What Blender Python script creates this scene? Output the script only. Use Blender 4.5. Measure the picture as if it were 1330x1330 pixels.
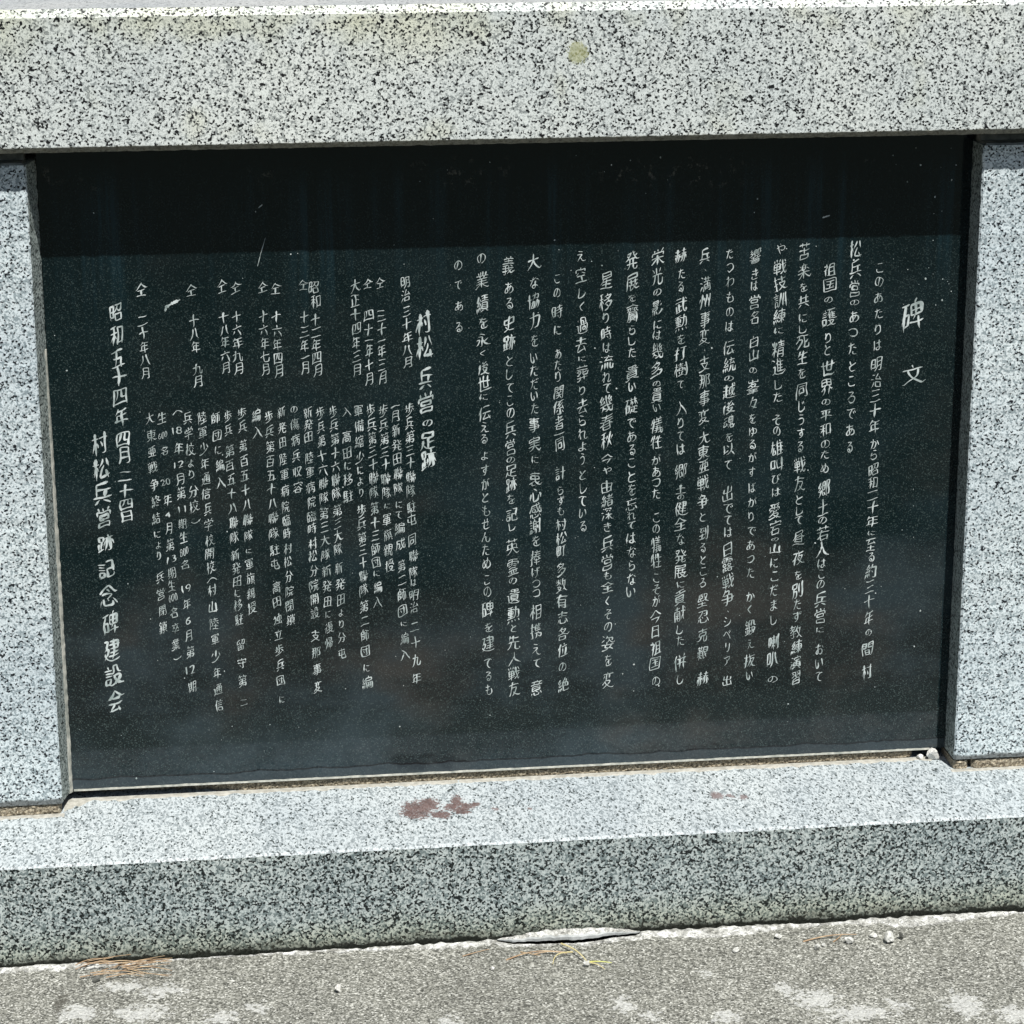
import bpy, bmesh, math, random
import numpy as np
from mathutils import Vector, Matrix, noise

for o in list(bpy.data.objects):
    bpy.data.objects.remove(o)
SC = bpy.context.scene
COL = SC.collection
rnd = random.Random(7)

# ------------------------------------------------------------------ camera, sky, sun, exposure
cam_d = bpy.data.cameras.new('camera')
cam_d.sensor_fit = 'HORIZONTAL'
cam_d.sensor_width = 36.0
cam_d.lens = 36.0 * 2.45212
cam_d.clip_start = 0.05
cam_d.clip_end = 500.0
cam = bpy.data.objects.new('camera', cam_d)
COL.objects.link(cam)
cam.matrix_world = Matrix(((0.99274066, 0.03670166, -0.11453805, -0.377993),
                           (-0.12022172, 0.2745692, -0.95402227, -3.145214),
                           (-0.00356558, 0.96086666, 0.27698835, 1.431208),
                           (0, 0, 0, 1)))
SC.camera = cam

SUN_DIR = Vector((0.27, -1.0, 2.05)).normalized()          # towards the sun
SUN_EL = math.asin(SUN_DIR.z)
SUN_ROT = math.atan2(SUN_DIR.x, SUN_DIR.y)
world = bpy.data.worlds.new('World')
SC.world = world
world.use_nodes = True
wn = world.node_tree.nodes
sky = wn.new('ShaderNodeTexSky')
sky.sky_type = 'NISHITA'
sky.sun_disc = False
sky.sun_elevation = SUN_EL
sky.sun_rotation = SUN_ROT
bg = wn['Background']
bg.inputs['Strength'].default_value = 0.050
world.node_tree.links.new(sky.outputs[0], bg.inputs['Color'])
sun_d = bpy.data.lights.new('sun', 'SUN')
sun_d.energy = 5.0
sun_d.angle = math.radians(0.5)
sun_d.color = (1.0, 0.99, 0.96)
sun = bpy.data.objects.new('sun', sun_d)
COL.objects.link(sun)
sun.rotation_euler = (-SUN_DIR).to_track_quat('-Z', 'Y').to_euler()
sun.location = (2, -6, 9)
SC.view_settings.view_transform = 'Standard'
SC.view_settings.look = 'None'
SC.view_settings.gamma = 1.0
SC.view_settings.use_curve_mapping = False
SC.view_settings.exposure = 0.46

# ------------------------------------------------------------------ measures (metres; tablet face is the plane y = 0)
Z0 = 0.1563            # bottom edge of the tablet above the pavement
POST_Y = -0.0443       # front of the two pillars
LINTEL_Y = -0.0713
LINTEL_Z0 = Z0 + 0.8536
LINTEL_Z1 = Z0 + 1.0145
BASE_Y = -0.1963
BASE_Z = Z0 - 0.020
OPEN = 0.60            # half width between the pillars
TAB_X0, TAB_X1 = -0.5887, 0.6034
END = 0.90             # half length of the monument


# ------------------------------------------------------------------ helpers
def link(name, bm, mat, parent=None):
    me = bpy.data.meshes.new(name)
    bm.to_mesh(me)
    bm.free()
    o = bpy.data.objects.new(name, me)
    for m in (mat if isinstance(mat, (list, tuple)) else [mat]):
        me.materials.append(m)
    COL.objects.link(o)
    if parent:
        o.parent = parent
    return o


def tag(o, label=None, cat=None, group=None, kind=None):
    for k, v in (('label', label), ('category', cat), ('group', group), ('kind', kind)):
        if v:
            o[k] = v
    return o


def empty(name, loc=(0, 0, 0)):
    o = bpy.data.objects.new(name, None)
    o.empty_display_size = 0.05
    o.location = loc
    COL.objects.link(o)
    return o


def nz(x, y=0.0, z=0.0, f=1.0):
    return noise.noise(Vector((x * f, y * f, z * f)))


def prism_x(profile, x0, x1, n, wob=0.0, wf=40.0, seed=0.0, bm=None, mats=None):
    """A closed (y, z) profile swept along x; wob gives the arrises a slight unevenness."""
    bm = bm or bmesh.new()
    rows = []
    for i in range(n + 1):
        x = x0 + (x1 - x0) * i / n
        row = []
        for j, (y, z) in enumerate(profile):
            dy = wob * nz(x, j * 7.1 + seed, 1.7, wf)
            dz = wob * nz(x, j * 7.1 + seed, 9.3, wf)
            row.append(bm.verts.new((x, y + dy, z + dz)))
        rows.append(row)
    m = len(profile)
    for i in range(n):
        for j in range(m):
            k = (j + 1) % m
            f = bm.faces.new((rows[i][j], rows[i][k], rows[i + 1][k], rows[i + 1][j]))
            if mats:
                f.material_index = mats[j]
    bm.faces.new(rows[0])
    bm.faces.new(list(reversed(rows[-1])))
    bmesh.ops.recalc_face_normals(bm, faces=bm.faces)
    return bm


def prism_z(profile, z0, z1, n, wob=0.0, wf=40.0, seed=0.0, mats=None):
    bm = bmesh.new()
    rows = []
    for i in range(n + 1):
        z = z0 + (z1 - z0) * i / n
        rows.append([bm.verts.new((x + wob * nz(z, j * 5.3 + seed, 2.2, wf), y + wob * nz(z, j * 5.3 + seed, 8.8, wf), z))
                     for j, (x, y) in enumerate(profile)])
    m = len(profile)
    for i in range(n):
        for j in range(m):
            k = (j + 1) % m
            f = bm.faces.new((rows[i][j], rows[i][k], rows[i + 1][k], rows[i + 1][j]))
            if mats:
                f.material_index = mats[j]
    bm.faces.new(rows[0])
    bm.faces.new(list(reversed(rows[-1])))
    bmesh.ops.recalc_face_normals(bm, faces=bm.faces)
    return bm


# ------------------------------------------------------------------ materials
class NT:
    def __init__(self, name):
        self.m = bpy.data.materials.new(name)
        self.m.use_nodes = True
        self.t = self.m.node_tree
        self.b = self.t.nodes['Principled BSDF']
        self.co = self.t.nodes.new('ShaderNodeTexCoord').outputs['Object']

    def n(self, typ, **kw):
        nd = self.t.nodes.new(typ)
        for k, v in kw.items():
            setattr(nd, k, v)
        return nd

    def put(self, sock, v):
        if isinstance(v, bpy.types.NodeSocket):
            self.t.links.new(v, sock)
        else:
            sock.default_value = v

    def math(self, op, a, b=0.0, clamp=False):
        nd = self.n('ShaderNodeMath', operation=op, use_clamp=clamp)
        self.put(nd.inputs[0], a)
        self.put(nd.inputs[1], b)
        return nd.outputs[0]

    def vmath(self, op, a, b):
        nd = self.n('ShaderNodeVectorMath', operation=op)
        self.put(nd.inputs[0], a)
        self.put(nd.inputs[1], b)
        return nd.outputs[0]

    def mapped(self, scale=(1, 1, 1), loc=(0, 0, 0), rot=(0, 0, 0)):
        nd = self.n('ShaderNodeMapping')
        nd.inputs['Scale'].default_value = scale
        nd.inputs['Location'].default_value = loc
        nd.inputs['Rotation'].default_value = rot
        self.t.links.new(self.co, nd.inputs['Vector'])
        return nd.outputs[0]

    def noise(self, scale, detail=2.0, rough=0.5, vec=None, out=0):
        nd = self.n('ShaderNodeTexNoise')
        nd.inputs['Scale'].default_value = scale
        nd.inputs['Detail'].default_value = detail
        nd.inputs['Roughness'].default_value = rough
        self.t.links.new(vec or self.co, nd.inputs['Vector'])
        return nd.outputs[out]

    def cell(self, scale, vec, rand=1.0, feature='F1', out='Color'):
        nd = self.n('ShaderNodeTexVoronoi', feature=feature)
        nd.inputs['Scale'].default_value = scale
        nd.inputs['Randomness'].default_value = rand
        self.t.links.new(vec, nd.inputs['Vector'])
        return nd.outputs[out]

    def warp(self, vec, scale, amount):
        c = self.noise(scale, 2.0, 0.6, vec, 1)
        c = self.vmath('SUBTRACT', c, (0.5, 0.5, 0.5))
        c = self.vmath('MULTIPLY', c, (amount, amount, amount))
        return self.vmath('ADD', vec, c)

    def red(self, col):
        nd = self.n('ShaderNodeSeparateColor')
        self.t.links.new(col, nd.inputs[0])
        return nd.outputs[0]

    def xyz(self):
        nd = self.n('ShaderNodeSeparateXYZ')
        self.t.links.new(self.co, nd.inputs[0])
        return nd.outputs

    def ramp(self, fac, stops, interp='LINEAR'):
        nd = self.n('ShaderNodeValToRGB')
        cr = nd.color_ramp
        cr.interpolation = interp
        while len(cr.elements) < len(stops):
            cr.elements.new(0.5)
        for e, (p, c) in zip(cr.elements, stops):
            e.position = p
            e.color = (c, c, c, 1) if isinstance(c, (int, float)) else (*c, 1)
        self.put(nd.inputs[0], fac)
        return nd.outputs[0]

    def mix(self, fac, a, b, mode='MIX'):
        nd = self.n('ShaderNodeMix', data_type='RGBA', blend_type=mode)
        self.put(nd.inputs['Factor'], fac)
        for s, v in ((nd.inputs[6], a), (nd.inputs[7], b)):
            self.put(s, v if isinstance(v, bpy.types.NodeSocket) else (*v, 1))
        return nd.outputs[2]

    def step(self, v, lo, hi):
        nd = self.n('ShaderNodeMapRange', interpolation_type='SMOOTHSTEP')
        self.put(nd.inputs['Value'], v)
        nd.inputs['From Min'].default_value = lo
        nd.inputs['From Max'].default_value = hi
        return nd.outputs[0]

    def blob(self, vec, c, r, edge=0.5):
        """1 inside the ellipsoid round c with radii r, 0 outside, soft towards the rim."""
        d = self.vmath('SUBTRACT', vec, c)
        d = self.vmath('DIVIDE', d, r)
        nd = self.n('ShaderNodeVectorMath', operation='LENGTH')
        self.t.links.new(d, nd.inputs[0])
        return self.step(nd.outputs['Value'], 1.0, 1.0 - edge)

    def ragged(self, mask, scale, amount=1.1, vec=None):
        """Turns a soft mask into a patch with a torn, crumbly outline."""
        v = self.math('MULTIPLY', self.math('SUBTRACT', self.noise(scale, 5.0, 0.75, vec), 0.5), amount * 2.0)
        v = self.math('ADD', mask, v)
        v = self.math('MULTIPLY', v, self.step(mask, 0.0, 0.10))
        return self.step(v, 0.40, 0.54)

    def bump(self, h, strength, dist):
        nd = self.n('ShaderNodeBump')
        nd.inputs['Strength'].default_value = strength
        nd.inputs['Distance'].default_value = dist
        self.t.links.new(h, nd.inputs['Height'])
        self.t.links.new(nd.outputs[0], self.b.inputs['Normal'])

    def out(self, col, rough=0.6, spec=None):
        self.put(self.b.inputs['Base Color'], col if isinstance(col, bpy.types.NodeSocket) else (*col, 1))
        self.put(self.b.inputs['Roughness'], rough)
        if spec is not None:
            self.b.inputs['Specular IOR Level'].default_value = spec
        return self.m


def granite(name, size=0.0042, dark=0.13, grey=0.30, light=(0.62, 0.63, 0.62), mid=(0.30, 0.31, 0.31),
            black=(0.018, 0.020, 0.020), rough=0.55, bump=0.25, loc=(0, 0, 0), extra=None, clump=0.30, stretch=(1, 1, 1)):
    g = NT(name)
    v0 = g.mapped(loc=loc, scale=stretch)
    v = g.warp(v0, 1.1 / size, size * 0.9)
    r = g.red(g.cell(1.0 / size, v))
    r = g.math('ADD', r, g.math('MULTIPLY', g.math('SUBTRACT', g.noise(0.16 / size, 2.0, 0.5, v0), 0.5), clump))
    s = 0.035
    col = g.ramp(r, [(0.0, black), (dark, black), (dark + s, mid), (grey, mid), (grey + 0.16, light), (1.0, tuple(min(1, c * 1.14) for c in light))])
    # finer crystals inside the grains
    fine = g.red(g.cell(2.6 / size, g.warp(v0, 3.0 / size, size * 0.4)))
    col = g.mix(0.55, col, g.ramp(fine, [(0.0, 0.25), (0.14, 0.40), (0.24, 0.88), (1.0, 1.06)]), 'MULTIPLY')
    tone = g.noise(5.0, 3.0, 0.55, v0)
    col = g.mix(1.0, col, g.ramp(tone, [(0.25, (0.84, 0.87, 0.89)), (0.75, (1.09, 1.08, 1.05))]), 'MULTIPLY')
    if extra:
        col = extra(g, col)
    if bump:
        h = g.noise(1.3 / size, 3.0, 0.65, v0)
        g.bump(h, bump, size * 0.35)
    return g.out(col, rough, 0.3)


def lintel_stains(g, col):
    wob = g.warp(g.co, 180, 0.006)
    wob = g.warp(wob, 60, 0.010)
    x, y, z = g.xyz()
    # yellowish weathering along the upper arris
    up = g.step(z, LINTEL_Z1 - 0.085, LINTEL_Z1 - 0.005)
    m = g.math('MULTIPLY', up, g.step(g.noise(7.0, 3.0, 0.6), 0.42, 0.62))
    col = g.mix(g.math('MULTIPLY', m, 0.55), col, (0.88, 0.84, 0.62), 'MULTIPLY')
    m = g.step(g.noise(13.0, 2.0, 0.5), 0.58, 0.75)
    col = g.mix(g.math('MULTIPLY', m, 0.45), col, (0.92, 0.88, 0.70), 'MULTIPLY')
    # one greenish lichen spot
    b = g.ragged(g.blob(wob, (0.0737, LINTEL_Y, 1.1205), (0.022, 0.05, 0.027), 1.0), 420.0, 0.9)
    col = g.mix(g.math('MULTIPLY', b, 0.72), col, g.ramp(g.noise(300.0, 3.0, 0.7), [(0.3, (0.20, 0.215, 0.075)), (0.7, (0.44, 0.44, 0.24))]))
    # dirt on the lower chamfer
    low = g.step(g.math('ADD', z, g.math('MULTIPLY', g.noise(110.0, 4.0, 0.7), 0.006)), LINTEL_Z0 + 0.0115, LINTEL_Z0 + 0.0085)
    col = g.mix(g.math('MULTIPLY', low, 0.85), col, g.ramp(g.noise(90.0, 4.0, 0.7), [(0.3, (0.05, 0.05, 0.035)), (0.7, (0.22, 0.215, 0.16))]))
    return col


def base_top_stains(g, col):
    wob = g.warp(g.warp(g.co, 230, 0.010), 80, 0.012)
    ms = None
    for c, r in (((-0.137, -0.0840), (0.022, 0.026)), ((-0.122, -0.0700), (0.014, 0.018)), ((-0.108, -0.1040), (0.012, 0.010)),
                 ((-0.083, -0.0660), (0.008, 0.020)), ((-0.080, -0.0950), (0.010, 0.012)), ((-0.148, -0.099), (0.008, 0.008)), ((-0.072, -0.083), (0.008, 0.009)), ((-0.094, -0.082), (0.009, 0.010)), ((-0.060, -0.078), (0.006, 0.006))):
        b = g.blob(wob, (c[0], c[1], BASE_Z), (r[0] * 2.0, r[1] * 2.0, 0.05), 1.0)
        ms = b if ms is None else g.math('MAXIMUM', ms, b)
    col = g.mix(g.math('MULTIPLY', g.ragged(ms, 240.0, 1.15), g.ramp(g.noise(420.0, 3.0, 0.7), [(0.30, 0.55), (0.50, 0.96)])), col, g.ramp(g.noise(120.0, 3.0, 0.6), [(0.3, (0.065, 0.040, 0.036)), (0.7, (0.130, 0.080, 0.070))]))
    ms = None
    for c, r in (((0.262, -0.088), (0.012, 0.016)), ((0.280, -0.092), (0.006, 0.010)), ((0.297, -0.098), (0.008, 0.009)), ((-0.035, -0.0950), (0.006, 0.006)),
                 ((0.010, -0.098), (0.005, 0.006))):
        b = g.blob(wob, (c[0], c[1], BASE_Z), (r[0] * 1.3, r[1] * 1.3, 0.05), 1.0)
        ms = b if ms is None else g.math('MAXIMUM', ms, b)
    col = g.mix(g.math('MULTIPLY', g.ragged(ms, 300.0, 1.4), 0.85), col, (0.15, 0.110, 0.105))
    return col


def base_front_dirt(g, col):
    x, y, z = g.xyz()
    h = g.math('SUBTRACT', z, g.math('MULTIPLY', g.noise(9.0, 3.0, 0.6), 0.050))
    col = g.mix(g.math('MULTIPLY', g.step(h, 0.036, -0.015), 0.60), col, (0.80, 0.75, 0.56), 'MULTIPLY')
    h2 = g.math('SUBTRACT', z, g.math('MULTIPLY', g.noise(16.0, 4.0, 0.65), 0.034))
    col = g.mix(g.math('MULTIPLY', g.math('MULTIPLY', g.step(h2, 0.002, -0.008), g.ramp(g.noise(220.0, 3.0, 0.7), [(0.35, 0.45), (0.65, 1.0)])), 0.68), col, (0.035, 0.036, 0.026))
    h3 = g.math('SUBTRACT', z, g.math('MULTIPLY', g.math('SUBTRACT', g.noise(45.0, 5.0, 0.75), 0.35), 0.022))
    col = g.mix(g.math('MULTIPLY', g.step(h3, 0.0045, 0.0015), 0.92), col, (0.010, 0.011, 0.008))
    return col


def pillar_foot_band(g, col):  # darker band along the foot of each pillar
    x, y, z = g.xyz()
    h = g.math('ADD', z, g.math('MULTIPLY', g.noise(30.0, 3.0, 0.6), 0.008))
    m = g.step(h, Z0 + 0.0125, Z0 + 0.0085)
    return g.mix(g.math('MULTIPLY', m, 0.85), col, (0.060, 0.062, 0.058))


M_LINTEL = granite('bush_hammered_granite', 0.0023, 0.150, 0.30, (0.600, 0.625, 0.595), (0.27, 0.29, 0.28), loc=(3, 1, 2), extra=lintel_stains, bump=0.35, black=(0.006, 0.007, 0.007), clump=0.24)
M_LINTEL_TOP = granite('sawn_granite', 0.0026, 0.03, 0.14, (0.39, 0.39, 0.375), (0.30, 0.30, 0.29), loc=(7, 1, 2), bump=0.1, clump=0.1)
M_PILLAR = granite('pillar_granite', 0.0022, 0.115, 0.36, (0.575, 0.630, 0.640), (0.28, 0.330, 0.345), loc=(1, 5, 2), extra=pillar_foot_band, bump=0.15, rough=0.45, black=(0.010, 0.013, 0.016), clump=0.22)
M_REVEAL = granite('shaded_side_granite', 0.0022, 0.20, 0.46, (0.36, 0.40, 0.375), (0.15, 0.18, 0.17), loc=(4, 6, 3), bump=0.1, rough=0.5, black=(0.010, 0.014, 0.013), clump=0.2)  # darker copy of the pillar granite, shade of the inner sides painted in
M_BASE_TOP = granite('weathered_granite', 0.0021, 0.060, 0.32, (0.395, 0.425, 0.432), (0.225, 0.252, 0.260), loc=(2, 2, 8), extra=base_top_stains, bump=0.25, black=(0.05, 0.06, 0.06), clump=0.2, stretch=(1, 0.48, 1))
M_BASE = granite('polished_granite', 0.0024, 0.25, 0.50, (0.435, 0.475, 0.458), (0.165, 0.200, 0.198), loc=(9, 4, 1), extra=base_front_dirt, bump=0.1, rough=0.4, black=(0.010, 0.014, 0.014), clump=0.16)


def tablet_material():
    g = NT('black_granite')
    x, y, z = g.xyz()
    spark = g.red(g.cell(800.0, g.co))
    grain = g.noise(520.0, 3.0, 0.75)
    # dark band under the lintel is painted shade; plain dusty grain lower down
    hrel = g.math('DIVIDE', g.math('SUBTRACT', z, Z0), 0.85)
    unshaded = g.ramp(g.math('ADD', hrel, g.math('MULTIPLY', g.math('SUBTRACT', g.noise(9.0, 4.0, 0.6, g.mapped(scale=(1, 1, 0.4))), 0.5), 0.22)), [(0.0, 1.0), (0.72, 0.85), (0.90, 0.30), (1.0, 0.12)])
    shaded = g.ramp(grain, [(0.36, (0.0003, 0.0010, 0.0013)), (0.70, (0.0040, 0.0090, 0.0100))])
    dusty = g.ramp(grain, [(0.36, (0.0005, 0.0028, 0.0034)), (0.60, (0.0048, 0.0142, 0.0158)), (0.76, (0.018, 0.034, 0.036))])
    dusty = g.mix(g.math('MULTIPLY', g.step(spark, 0.80, 1.0), 0.60), dusty, (0.066, 0.092, 0.086))
    col = g.mix(unshaded, shaded, dusty)
    # film of dust plus painted cloudy reflections, bluish and brown, strongest in the lower half
    film = g.noise(4.2, 5.0, 0.62, g.mapped(scale=(1, 1, 1.6)))  # carries both the dust film and the painted reflections
    low = g.ramp(hrel, [(0.0, 1.0), (0.22, 0.75), (0.45, 0.30), (0.75, 0.16), (1.0, 0.0)])
    fm = g.math('MULTIPLY', g.step(film, 0.38, 0.66), low)
    tint = g.step(g.noise(3.1, 3.0, 0.6, g.mapped(loc=(5, 0, 3), scale=(1, 1, 1.5))), 0.46, 0.60)
    col = g.mix(g.math('MULTIPLY', fm, 0.42), col, g.mix(tint, (0.052, 0.078, 0.092), (0.078, 0.070, 0.062)))
    # run marks down the upper part
    st = g.noise(60.0, 4.0, 0.65, g.mapped(scale=(1, 1, 0.03)))
    st2 = g.noise(11.0, 2.0, 0.5, g.mapped(scale=(1, 1, 0.10)))
    up = g.step(z, Z0 + 0.58, Z0 + 0.80)
    m = g.math('MULTIPLY', g.math('MULTIPLY', g.step(st, 0.42, 0.72), g.step(st2, 0.40, 0.62)), up)
    m = g.math('MULTIPLY', m, g.step(z, Z0 + 0.84, Z0 + 0.77))
    col = g.mix(g.math('MULTIPLY', m, 0.42), col, (0.020, 0.056, 0.074))
    # lime bloom close under the lintel
    bl = g.noise(75.0, 4.0, 0.65)
    up2 = g.math('MULTIPLY', g.step(z, Z0 + 0.780, Z0 + 0.80), g.step(z, Z0 + 0.835, Z0 + 0.810))
    col = g.mix(g.math('MULTIPLY', g.math('MULTIPLY', g.step(bl, 0.56, 0.70), up2), g.math('MULTIPLY', g.step(g.noise(6.0), 0.48, 0.62), 0.55)), col, (0.22, 0.21, 0.18))
    # wavy tide line along the foot
    wv = g.math('SUBTRACT', z, g.math('MULTIPLY', g.noise(14.0, 3.0, 0.6, g.mapped(scale=(1, 0.001, 0.001))), 0.016))
    inside = g.step(wv, Z0 + 0.0075, Z0 + 0.0065)
    col = g.mix(g.math('MULTIPLY', inside, 0.35), col, (0.05, 0.065, 0.075))
    line = g.math('MULTIPLY', g.step(wv, Z0 + 0.0050, Z0 + 0.0065), g.step(wv, Z0 + 0.0090, Z0 + 0.0070))
    col = g.mix(g.math('MULTIPLY', line, 0.85), col, (0.002, 0.003, 0.004))
    ro = g.ramp(g.noise(9.0, 3.0, 0.6), [(0.3, 0.045), (0.7, 0.10)])
    return g.out(col, ro, 0.50)


M_TABLET = tablet_material()


def plain(name, c0, c1, scale, rough=0.8, bump=0.0, bd=0.001, speck=None):
    g = NT(name)
    col = g.mix(g.step(g.noise(scale, 4.0, 0.6), 0.3, 0.7), c0, c1)
    if speck:
        r = g.red(g.cell(speck, g.co))
        col = g.mix(0.8, col, g.ramp(r, [(0.0, 0.35), (0.25, 0.75), (0.6, 1.0), (1.0, 1.45)]), 'MULTIPLY')
    if bump:
        g.bump(g.noise(scale * 3, 4.0, 0.7), bump, bd)
    return g.out(col, rough)


M_INK = plain('white_lettering', (0.21, 0.26, 0.245), (0.60, 0.65, 0.63), 48.0, 0.75)
M_MORTAR = plain('sandy_mortar', (0.13, 0.095, 0.055), (0.56, 0.49, 0.36), 330.0, 0.9, 1.0, 0.003, 380.0)
M_SMEAR = plain('mortar_film', (0.25, 0.24, 0.205), (0.40, 0.385, 0.335), 120.0, 0.85, 0.2, 0.001)
M_RIM = plain('pale_sealant', (0.22, 0.23, 0.20), (0.45, 0.44, 0.38), 90.0, 0.8)
M_SEAL = plain('grey_sealant', (0.09, 0.10, 0.095), (0.24, 0.25, 0.23), 60.0, 0.7, 0.2)
M_LIME = plain('white_mortar', (0.60, 0.58, 0.53), (0.82, 0.80, 0.75), 160.0, 0.9, 0.8, 0.003)
M_CEMENT = plain('pale_cement', (0.24, 0.235, 0.205), (0.70, 0.695, 0.65), 75.0, 0.95, 1.0, 0.005, 420.0)
M_CEMENT_GREY = plain('grey_cement', (0.24, 0.25, 0.24), (0.40, 0.41, 0.40), 70.0, 0.9, 0.4)
M_PEBBLE = plain('pale_stone', (0.36, 0.355, 0.32), (0.60, 0.595, 0.55), 220.0, 0.85, 0.4)
M_PEBBLE_DARK = plain('dark_stone', (0.07, 0.07, 0.06), (0.14, 0.14, 0.12), 220.0, 0.85, 0.4)
M_NEEDLE = plain('dry_needle', (0.22, 0.125, 0.06), (0.46, 0.34, 0.20), 60.0, 0.6)
M_NEEDLE_GREEN = plain('yellow_green_needle', (0.38, 0.36, 0.08), (0.48, 0.50, 0.15), 60.0, 0.6)
M_TWIG = plain('straw_twig', (0.45, 0.38, 0.16), (0.58, 0.50, 0.26), 60.0, 0.7)


def concrete():
    g = NT('worn_concrete')
    r = g.red(g.cell(480.0, g.warp(g.co, 500, 0.002)))
    n1 = g.noise(180.0, 3.0, 0.7)
    col = g.ramp(r, [(0.0, (0.032, 0.032, 0.026)), (0.22, (0.105, 0.104, 0.088)), (0.58, (0.205, 0.203, 0.175)), (0.84, (0.32, 0.315, 0.28)), (1.0, (0.56, 0.555, 0.51))])
    col = g.mix(0.8, col, g.ramp(n1, [(0.3, 0.62), (0.7, 1.25)]), 'MULTIPLY')
    big = g.noise(6.0, 4.0, 0.6)
    col = g.mix(1.0, col, g.ramp(big, [(0.3, (0.82, 0.82, 0.80)), (0.7, (1.12, 1.12, 1.10))]), 'MULTIPLY')
    # worn through pale lime patches
    w = g.warp(g.warp(g.co, 70, 0.045), 260, 0.016)
    ms = None
    for cx, cy, rx, ry in ((-0.520, -0.268, 0.035, 0.013), (-0.475, -0.285, 0.035, 0.016), (-0.50, -0.34, 0.045, 0.02), (-0.575, -0.335, 0.03, 0.02), (-0.400, -0.37, 0.025, 0.016), (-0.36, -0.345, 0.02, 0.012),
                           (0.087, -0.398, 0.017, 0.021), (0.115, -0.425, 0.010, 0.02), (0.325, -0.412, 0.035, 0.024), (0.365, -0.452, 0.055, 0.018), (0.29, -0.38, 0.014, 0.018), (0.50, -0.45, 0.03, 0.03),
                           (0.555, -0.48, 0.03, 0.02), (0.205, -0.325, 0.009, 0.010), (0.42, -0.44, 0.012, 0.014), (-0.13, -0.42, 0.012, 0.02), (0.205, -0.44, 0.02, 0.014), (0.62, -0.36, 0.02, 0.03)):
        b = g.blob(w, (cx, cy, 0), (rx * 1.30, ry * 1.75, 0.2), 1.0)
        ms = b if ms is None else g.math('MAXIMUM', ms, b)
    ms = g.ragged(ms, 110.0, 2.1)
    ms = g.math('MULTIPLY', ms, g.ramp(g.noise(260.0, 4.0, 0.7), [(0.32, 0.25), (0.58, 1.0)]))
    col = g.mix(g.math('MULTIPLY', ms, 0.72), col, (0.54, 0.54, 0.51))
    ck = g.ragged(g.blob(w, (-0.598, -0.305, 0), (0.012, 0.055, 0.2), 1.0), 150.0, 1.3)
    col = g.mix(g.math('MULTIPLY', ck, 0.75), col, (0.050, 0.046, 0.034))
    sp = g.step(g.noise(70.0, 5.0, 0.75), 0.63, 0.72)
    col = g.mix(g.math('MULTIPLY', sp, 0.40), col, (0.42, 0.415, 0.385))
    dk = g.step(g.noise(24.0, 5.0, 0.75, g.mapped(loc=(4, 2, 0))), 0.60, 0.72)
    col = g.mix(g.math('MULTIPLY', dk, 0.40), col, (0.075, 0.073, 0.058))
    g.bump(g.noise(300.0, 4.0, 0.75), 0.7, 0.003)
    return g.out(col, 0.9)


M_CONCRETE = concrete()


def lawn():
    g = NT('worn_lawn')
    n1 = g.noise(60.0, 5.0, 0.75)
    grass = g.ramp(n1, [(0.3, (0.005, 0.011, 0.007)), (0.7, (0.026, 0.044, 0.026))])
    earth = g.ramp(n1, [(0.3, (0.10, 0.075, 0.055)), (0.7, (0.26, 0.20, 0.155))])
    x, y, z = g.xyz()
    d = g.math('ADD', y, g.math('MULTIPLY', g.noise(2.6, 4.0, 0.6), 1.2))
    col = g.mix(g.math('MULTIPLY', g.step(d, -1.05, -0.50), g.step(d, 1.9, 1.2)), grass, earth)
    near = g.step(y, -2.6, -1.9)
    col = g.mix(g.math('MULTIPLY', g.step(g.noise(1.7, 4.0, 0.6), 0.54, 0.64), near), col, earth)
    g.bump(g.noise(120.0, 4.0, 0.7), 1.0, 0.01)
    return g.out(col, 0.95)


M_LAWN = lawn()

# ------------------------------------------------------------------ the setting
def sheet(name, pts, mat):
    bm = bmesh.new()
    bm.faces.new([bm.verts.new(p) for p in pts])
    bmesh.ops.recalc_face_normals(bm, faces=bm.faces)
    if bm.faces[:][0].normal.z < 0:
        bmesh.ops.reverse_faces(bm, faces=bm.faces)
    return tag(link(name, bm, mat), kind='structure')


sheet('ground', [(-80, -80, -0.030), (80, -80, -0.030), (80, 80, -0.030), (-80, 80, -0.030)], M_LAWN)


def notch(x):
    t = (x + 0.052) / 0.202
    return 0.0180 * math.sin(math.pi * t) ** 0.75 * (1.12 - 0.35 * t) if 0 < t < 1 else 0.0


def slab_edge(x):
    g = 0.0052 + 0.0045 * nz(x, 3.1, 0, 9) + 0.0042 * nz(x, 7.7, 0, 42) + 0.0022 * nz(x, 1.2, 0, 130)
    return max(0.0012, g) + notch(x)


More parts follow.
